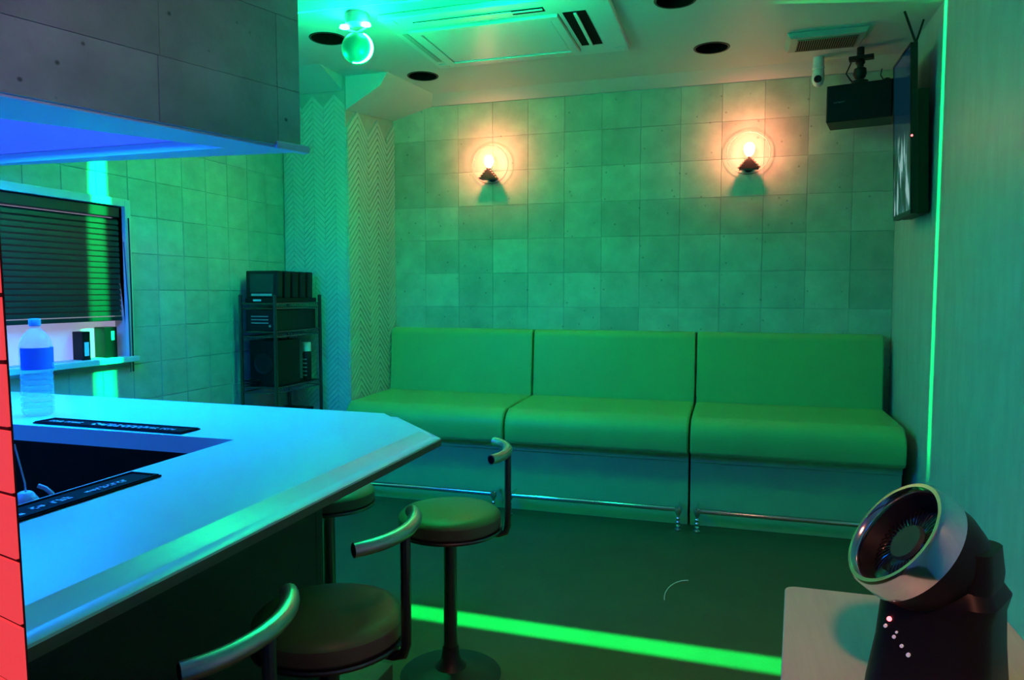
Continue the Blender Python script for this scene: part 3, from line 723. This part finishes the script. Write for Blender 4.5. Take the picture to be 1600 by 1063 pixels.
obj('standby_light', MB().lathe([(0, 0), (0.005, 0), (0.005, 0.003), (0, 0.004)], 10, Matrix.Translation((0.0, -0.001, 0.385)) @ Matrix.Rotation(radians(90), 4, 'X')), 'red_led', tv, label='small red light')
obj('antenna', MB().tube([(0.02, 0.01, 0.835), (0.0, 0.01, 0.90), (-0.03, 0.01, 0.995)], 0.006, 8), 'black_plastic', tv)
obj('antenna', MB().tube([(0.02, 0.012, 0.835), (0.035, 0.012, 0.88), (0.055, 0.012, 0.945)], 0.005, 8), 'black_plastic', tv)

# ------------------------------------------------------------------ rack with karaoke gear
RX0, RX1, RY0, RY1 = -2.84, -2.60, 3.70, 4.19
rk = thing('wire_rack', 'black and chrome wire shelving rack in the corner behind the counter', 'rack')
for x in (RX0, RX1):
    for y in (RY0, RY1):
        obj('post', MB().lathe([(0, 0), (0.014, 0), (0.014, 0.02), (0.011, 0.022), (0.011, 1.33), (0.013, 1.335), (0, 1.34)], 12, Matrix.Translation((x, y, 0))), 'dark_steel', rk)
def wire_shelf(z):
    mb = MB()
    for zz_ in (z, z - 0.03):
        for p0, p1 in (((RX0, RY0), (RX1, RY0)), ((RX1, RY0), (RX1, RY1)), ((RX1, RY1), (RX0, RY1)), ((RX0, RY1), (RX0, RY0))):
            mb.cyl((*p0, zz_), (*p1, zz_), 0.0045, 6)
    n = 22
    for i in range(1, n):
        y = RY0 + (RY1 - RY0) * i / n; mb.cyl((RX0, y, z), (RX1, y, z), 0.002, 5)
    for i in range(0, 20):
        y = RY0 + (RY1 - RY0) * i / 20; mb.tube([(RX1, y, z), (RX1, y + (RY1 - RY0) / 40, z - 0.03), (RX1, y + (RY1 - RY0) / 20, z)], 0.0015, 4)
    obj('wire_shelf', mb, 'dark_steel', rk)
for z in (0.18, 0.775, 1.115, 1.285): wire_shelf(z)
# charging cradle with a row of song tablets
cr_ = thing('charging_cradle', 'low black charging cradle on the top shelf of the rack', 'charger', (0, 0, 1.290))
obj('cradle', MB().box(RX0 + 0.01, RX1 - 0.005, RY0 + 0.03, RY1 - 0.03, 0, 0.028), 'black_plastic', cr_, 0.004)
obj('front_light', MB().box(RX0 + 0.07, RX0 + 0.125, RY0 + 0.027, RY0 + 0.0302, 0.008, 0.02), 'white_plastic', cr_)
tl = ['front song tablet of the row on the rack, dark screen facing out', 'second song tablet in the row of five on the rack',
      'third song tablet, middle of the row of five on the rack', 'fourth song tablet in the row of five on the rack', 'rearmost song tablet of the five, nearest the herringbone wall']
t0 = None
for i in range(5):
    if t0 is None:
        t0 = thing('song_tablet', tl[0], 'tablet', (0, 0, 0), 0, 'song tablets on the rack')
        obj('casing', MB().box(RX0 + 0.005, RX1 - 0.010, 0, 0.052, 0, 0.165), 'black_satin', t0, 0.006)
        obj('screen', MB().box(RX0 + 0.035, RX1 - 0.040, -0.0012, 0.0008, 0.035, 0.145), 'tablet_screen', t0)
        obj('button_strip', MB().box(RX0 + 0.045, RX1 - 0.050, -0.0016, 0.0008, 0.012, 0.026), 'grey_plastic', t0)
        t = t0
    else:
        t = copy_tree(t0)
    t.location = (0, RY0 + 0.045 + i * 0.082, 1.3185); t.rotation_euler = (radians(-2), 0, 0); t['label'] = tl[i]
am = thing('karaoke_amplifier', 'black amplifier box on the second shelf of the rack', 'amplifier', (0, 0, 1.120))
obj('case', MB().box(RX0 + 0.02, RX1 - 0.02, RY0 + 0.02, RY1 - 0.02, 0, 0.125), 'black_satin', am, 0.003)
for k in range(3): obj('front_slot', MB().box(RX0 + 0.06, RX1 - 0.06, RY0 + 0.0175, RY0 + 0.0202, 0.045 + k * 0.02, 0.050 + k * 0.02), 'grey_plastic', am)
obj('volume_knob', MB().lathe([(0, 0), (0.009, 0), (0.008, 0.008), (0, 0.009)], 14, Matrix.Translation((RX1 - 0.045, RY0 + 0.0198, 0.03)) @ Matrix.Rotation(radians(90), 4, 'X')), 'satin_steel', am)
s2 = thing('subwoofer', 'tall black speaker box on the lower shelf of the rack', 'speaker', (0, 0, 0.780))
obj('cabinet', MB().box(RX0 + 0.02, RX1 - 0.03, RY0 + 0.05, RY0 + 0.30, 0, 0.28), 'black_plastic', s2, 0.004)
obj('cone', MB().lathe([(0.07, 0), (0.068, 0.004), (0.03, -0.006), (0, 0.0)], 24, Matrix.Translation(((RX0 + RX1) / 2, RY0 + 0.049, 0.14)) @ Matrix.Rotation(radians(90), 4, 'X')), 'black_satin', s2)
sc = thing('spray_can', 'dark spray can with a white cap on the lower shelf of the rack', 'can', (RX1 - 0.055, RY1 - 0.075, 0.779))
obj('can_body', MB().lathe([(0, 0), (0.026, 0), (0.028, 0.004), (0.028, 0.175), (0.022, 0.188), (0, 0.19)], 22), 'black_satin', sc)
obj('cap', MB().lathe([(0.024, 0.188), (0.029, 0.19), (0.028, 0.245), (0.022, 0.25), (0, 0.25)], 22), 'white_plastic', sc)
lb_ = MB()
for k in range(5): lb_.lathe([(0.0285, 0.03 + k * 0.026), (0.0285, 0.038 + k * 0.026)], 10, Matrix.Rotation(radians(-130), 4, 'Z'), ang=radians(70))
obj('label_print', lb_, 'grey_plastic', sc)
mbx = thing('microphone_receiver', 'flat black receiver box low on the rack just above the counter line', 'receiver', (0, 0, 0.185))
obj('case', MB().box(RX0 + 0.02, RX1 - 0.02, RY0 + 0.02, RY1 - 0.06, 0, 0.42), 'black_plastic', mbx, 0.004)
obj('front_dial', MB().lathe([(0, 0), (0.012, 0), (0.011, 0.01), (0, 0.011)], 14, Matrix.Translation((RX0 + 0.06, RY0 + 0.02, 0.37)) @ Matrix.Rotation(radians(90), 4, 'X')), 'satin_steel', mbx)
tag(obj('coiled_cable', MB().tube([(RX0 + 0.03 + 0.05 * cos(i * 0.6) + 0.004 * i * 0.3, RY0 + 0.024 + 0.014 * sin(i * 0.6), 0.786 + 0.0016 * i) for i in range(26)], 0.004, 6), 'black_plastic'),
    'black coiled cable at the front of the lower rack shelf', 'cable')

# ------------------------------------------------------------------ side table and fan
TZ = 0.60
tb = thing('side_table', 'small pale wooden side table at the lower right under the fan', 'table', (0, 0, 0))
tx0, tx1, ty0, ty1 = 0.105, 0.62, 1.05, 1.935; rr = 0.03
pt = []
for cx, cy, a0 in ((tx1 - rr, ty1 - rr, 0), (tx0 + 0.038 + rr, ty1 - rr, 90), (tx0 - 0.03 + rr, ty0 + rr, 180), (tx1 - rr, ty0 + rr, 270)):
    for i in range(7):
        a = radians(a0 + 15 * i); pt.append((cx + rr * cos(a), cy + rr * sin(a)))
mb = MB(); mb.prism(pt, TZ - 0.028, TZ); obj('table_top', mb, 'table_wood', tb, 0.004)
for x, y in ((tx0 + 0.09, ty1 - 0.08), (tx1 - 0.07, ty1 - 0.08), (tx0 + 0.05, ty0 + 0.08), (tx1 - 0.07, ty0 + 0.08)):
    obj('leg', MB().tube([(x, y, 0), (x, y, TZ - 0.029)], [0.014, 0.019], 12), 'table_wood', tb)

fn = thing('circulator_fan', 'black tilted circulator fan with a shiny chrome front ring', 'fan', (0.385, 1.50, TZ))
FR = radians(-30)
base = [(-0.085, -0.085), (0.085, -0.085), (0.09, 0.085), (-0.09, 0.085)]
def rrect(hx_, hy_, r_, z, sx=0, n=4):
    out = []
    for cx, cy, a0 in ((hx_ - r_, hy_ - r_, 0), (-hx_ + r_, hy_ - r_, 90), (-hx_ + r_, -hy_ + r_, 180), (hx_ - r_, -hy_ + r_, 270)):
        for i in range(n + 1):
            a = radians(a0 + 90 * i / n); out.append((cx + r_ * cos(a) + sx, cy + r_ * sin(a), z))
    return out
def loft(secs):
    mb = MB(); n_ = len(secs[0]); vs = [v for s_ in secs for v in s_]; fs = [tuple(range(n_))[::-1], tuple((len(secs) - 1) * n_ + i for i in range(n_))]
    for j in range(len(secs) - 1):
        for i in range(n_): fs.append((j * n_ + i, j * n_ + (i + 1) % n_, (j + 1) * n_ + (i + 1) % n_, (j + 1) * n_ + i))
    return mb.add(vs, fs)
obj('pedestal', loft([rrect(0.106, 0.096, 0.04, 0.0), rrect(0.105, 0.095, 0.04, 0.015), rrect(0.096, 0.088, 0.04, 0.10, 0.004), rrect(0.092, 0.085, 0.04, 0.17, 0.006), rrect(0.105, 0.085, 0.04, 0.20, 0.0), rrect(0.09, 0.07, 0.035, 0.225, 0.0)]), 'black_plastic', fn).rotation_euler = (0, 0, FR)
# head frame: local z = direction the fan blows (towards upper left of the picture and a little to the camera)
cr0 = Vector((cos(radians(16.9)), sin(radians(16.9)), 0)); cu0 = Vector((0, 0, 1)); cb0 = cu0.cross(cr0) * -1   # camera right, up, back
cb0 = Vector((sin(radians(16.9)), -cos(radians(16.9)), 0))
vb_ = -(Vector((0.385 - 0.045, 1.495, TZ + 0.262 - 1.35))).normalized(); vr_ = Vector((0, 0, 1)).cross(vb_).normalized(); vu_ = vb_.cross(vr_)
nd = (vb_ * 0.52 - vr_ * 0.71 + vu_ * 0.46).normalized()
zx = nd.cross(Vector((0, 0, 1))).normalized(); zy = zx.cross(nd)
HM = Matrix((( -zx.x, zy.x, nd.x, 0), (-zx.y, zy.y, nd.y, 0), (-zx.z, zy.z, nd.z, 0), (0, 0, 0, 1)))
HM = Matrix.Translation((-0.058, -0.005, 0.278)) @ HM
hr = 0.109
obj('chrome_ring', MB().lathe([(hr - 0.012, 0.030), (hr - 0.006, 0.036), (hr + 0.001, 0.036), (hr + 0.006, 0.028), (hr + 0.007, -0.016), (hr + 0.004, -0.018), (hr - 0.012, -0.012), (hr - 0.014, 0.022), (hr - 0.012, 0.030)], 64, HM), 'chrome', fn, label='shiny chrome front ring')
obj('shroud', MB().lathe([(hr - 0.013, 0.020), (hr - 0.03, -0.02), (hr - 0.045, -0.06), (hr - 0.05, -0.075), (0, -0.075)], 48, HM, cap=False), 'black_plastic', fn)
obj('rear_shell', MB().lathe([(hr + 0.0035, -0.017), (hr + 0.002, -0.05), (hr - 0.008, -0.085), (hr - 0.03, -0.115), (hr - 0.06, -0.132), (0, -0.138)], 48, HM), 'black_plastic', fn)
obj('hub', MB().lathe([(0.040, -0.02), (0.040, 0.0), (0.035, 0.006), (0.0, 0.009)], 32, HM), 'fan_hub', fn)
for k in range(7):
    bm_ = MB(); a0 = 2 * pi * k / 7; vs = []
    for j in range(5):
        r_ = 0.038 + j * 0.0095
        for q, (da, dz) in enumerate(((-0.30, -0.035), (0.30, -0.050))):
            a = a0 + da + j * 0.08; vs.append(HM @ Vector((r_ * cos(a), r_ * sin(a), dz)))
    bm_.add(vs, [(2 * j, 2 * j + 1, 2 * j + 3, 2 * j + 2) for j in range(4)])
    obj('blade', bm_, 'black_plastic', fn)
for k in range(44):
    a = 2 * pi * k / 44; p_ = []
    for j in range(5):
        r_ = 0.040 + j * 0.0155; aa = a + j * 0.05; p_.append(HM @ Vector((r_ * cos(aa), r_ * sin(aa), -0.001 - 0.002 * j + 0.004 * sin(j))))
    obj('grille_rib', MB().tube(p_, 0.0011, 4), 'black_gloss', fn)
# handle fin at the back top
hf = MB(); hf.tube([HM @ Vector((-0.045, hr - 0.022, -0.018)), HM @ Vector((-0.055, hr - 0.014, -0.05)), HM @ Vector((-0.058, hr - 0.016, -0.085)), HM @ Vector((-0.05, hr - 0.035, -0.105))], [0.016, 0.021, 0.018, 0.008], 10)
obj('handle', hf, 'black_plastic', fn)
# yoke joining head and pedestal
obj('yoke', loft([rrect(0.092, 0.07, 0.035, 0.20), rrect(0.085, 0.07, 0.035, 0.24, 0.01), rrect(0.06, 0.06, 0.03, 0.29, 0.03)]), 'black_plastic', fn).rotation_euler = (0, 0, FR)
ctl = [(-0.060, 0.170, 'red_led', 0.0042), (-0.066, 0.155, 'white_led', 0.003), (-0.046, 0.150, 'white_led', 0.0022), (-0.050, 0.140, 'white_led', 0.003), (-0.036, 0.128, 'white_led', 0.003), (-0.024, 0.116, 'white_led', 0.0035)]
for x, z, m_, r_ in ctl:
    y = -0.0855 - (0.17 - z) * 0.10
    obj('control_light', MB().lathe([(0, -0.004), (r_, -0.004), (r_, 0.003), (0, 0.0035)], 10, Matrix.Rotation(FR, 4, 'Z') @ Matrix.Translation((x + 0.003, y, z - 0.026)) @ Matrix.Rotation(radians(90), 4, 'X')), m_, fn)

# ------------------------------------------------------------------ red backlit screen at the left edge
rs = thing('ribbed_screen', 'red backlit ribbed screen panel cutting the left edge of the picture', 'screen', (-0.317, 0.273, 0), rot=(0, 0.045, math.atan2(0.30, -0.954)))
obj('backing', MB().box(0.0025, 0.22, -0.0030, -0.0006, 0.0, 1.95), 'red_frame', rs, 0.002)
rsme = MB().box(0.0, 0.22, -0.0005, 0.0012, 0.0, 0.0338).mesh('rib', 'red_backlit')
for k in range(53):
    o = obj('rib', rsme, None, rs, loc=(0, 0, 0.012 + k * 0.0362))

# curved highlight on the floor, put in as a thin pale tube
tag(obj('floor_highlight_arc', MB().tube([(-0.20 + 0.10 * cos(a) + 0.04, 3.20 + 0.20 * sin(a), 0.003) for a in [radians(95 + 10 * i) for i in range(11)]], 0.0022, 6), 'white_plastic'),
    'thin pale arc standing in for a highlight on the dark floor in front of the sofa', 'highlight')
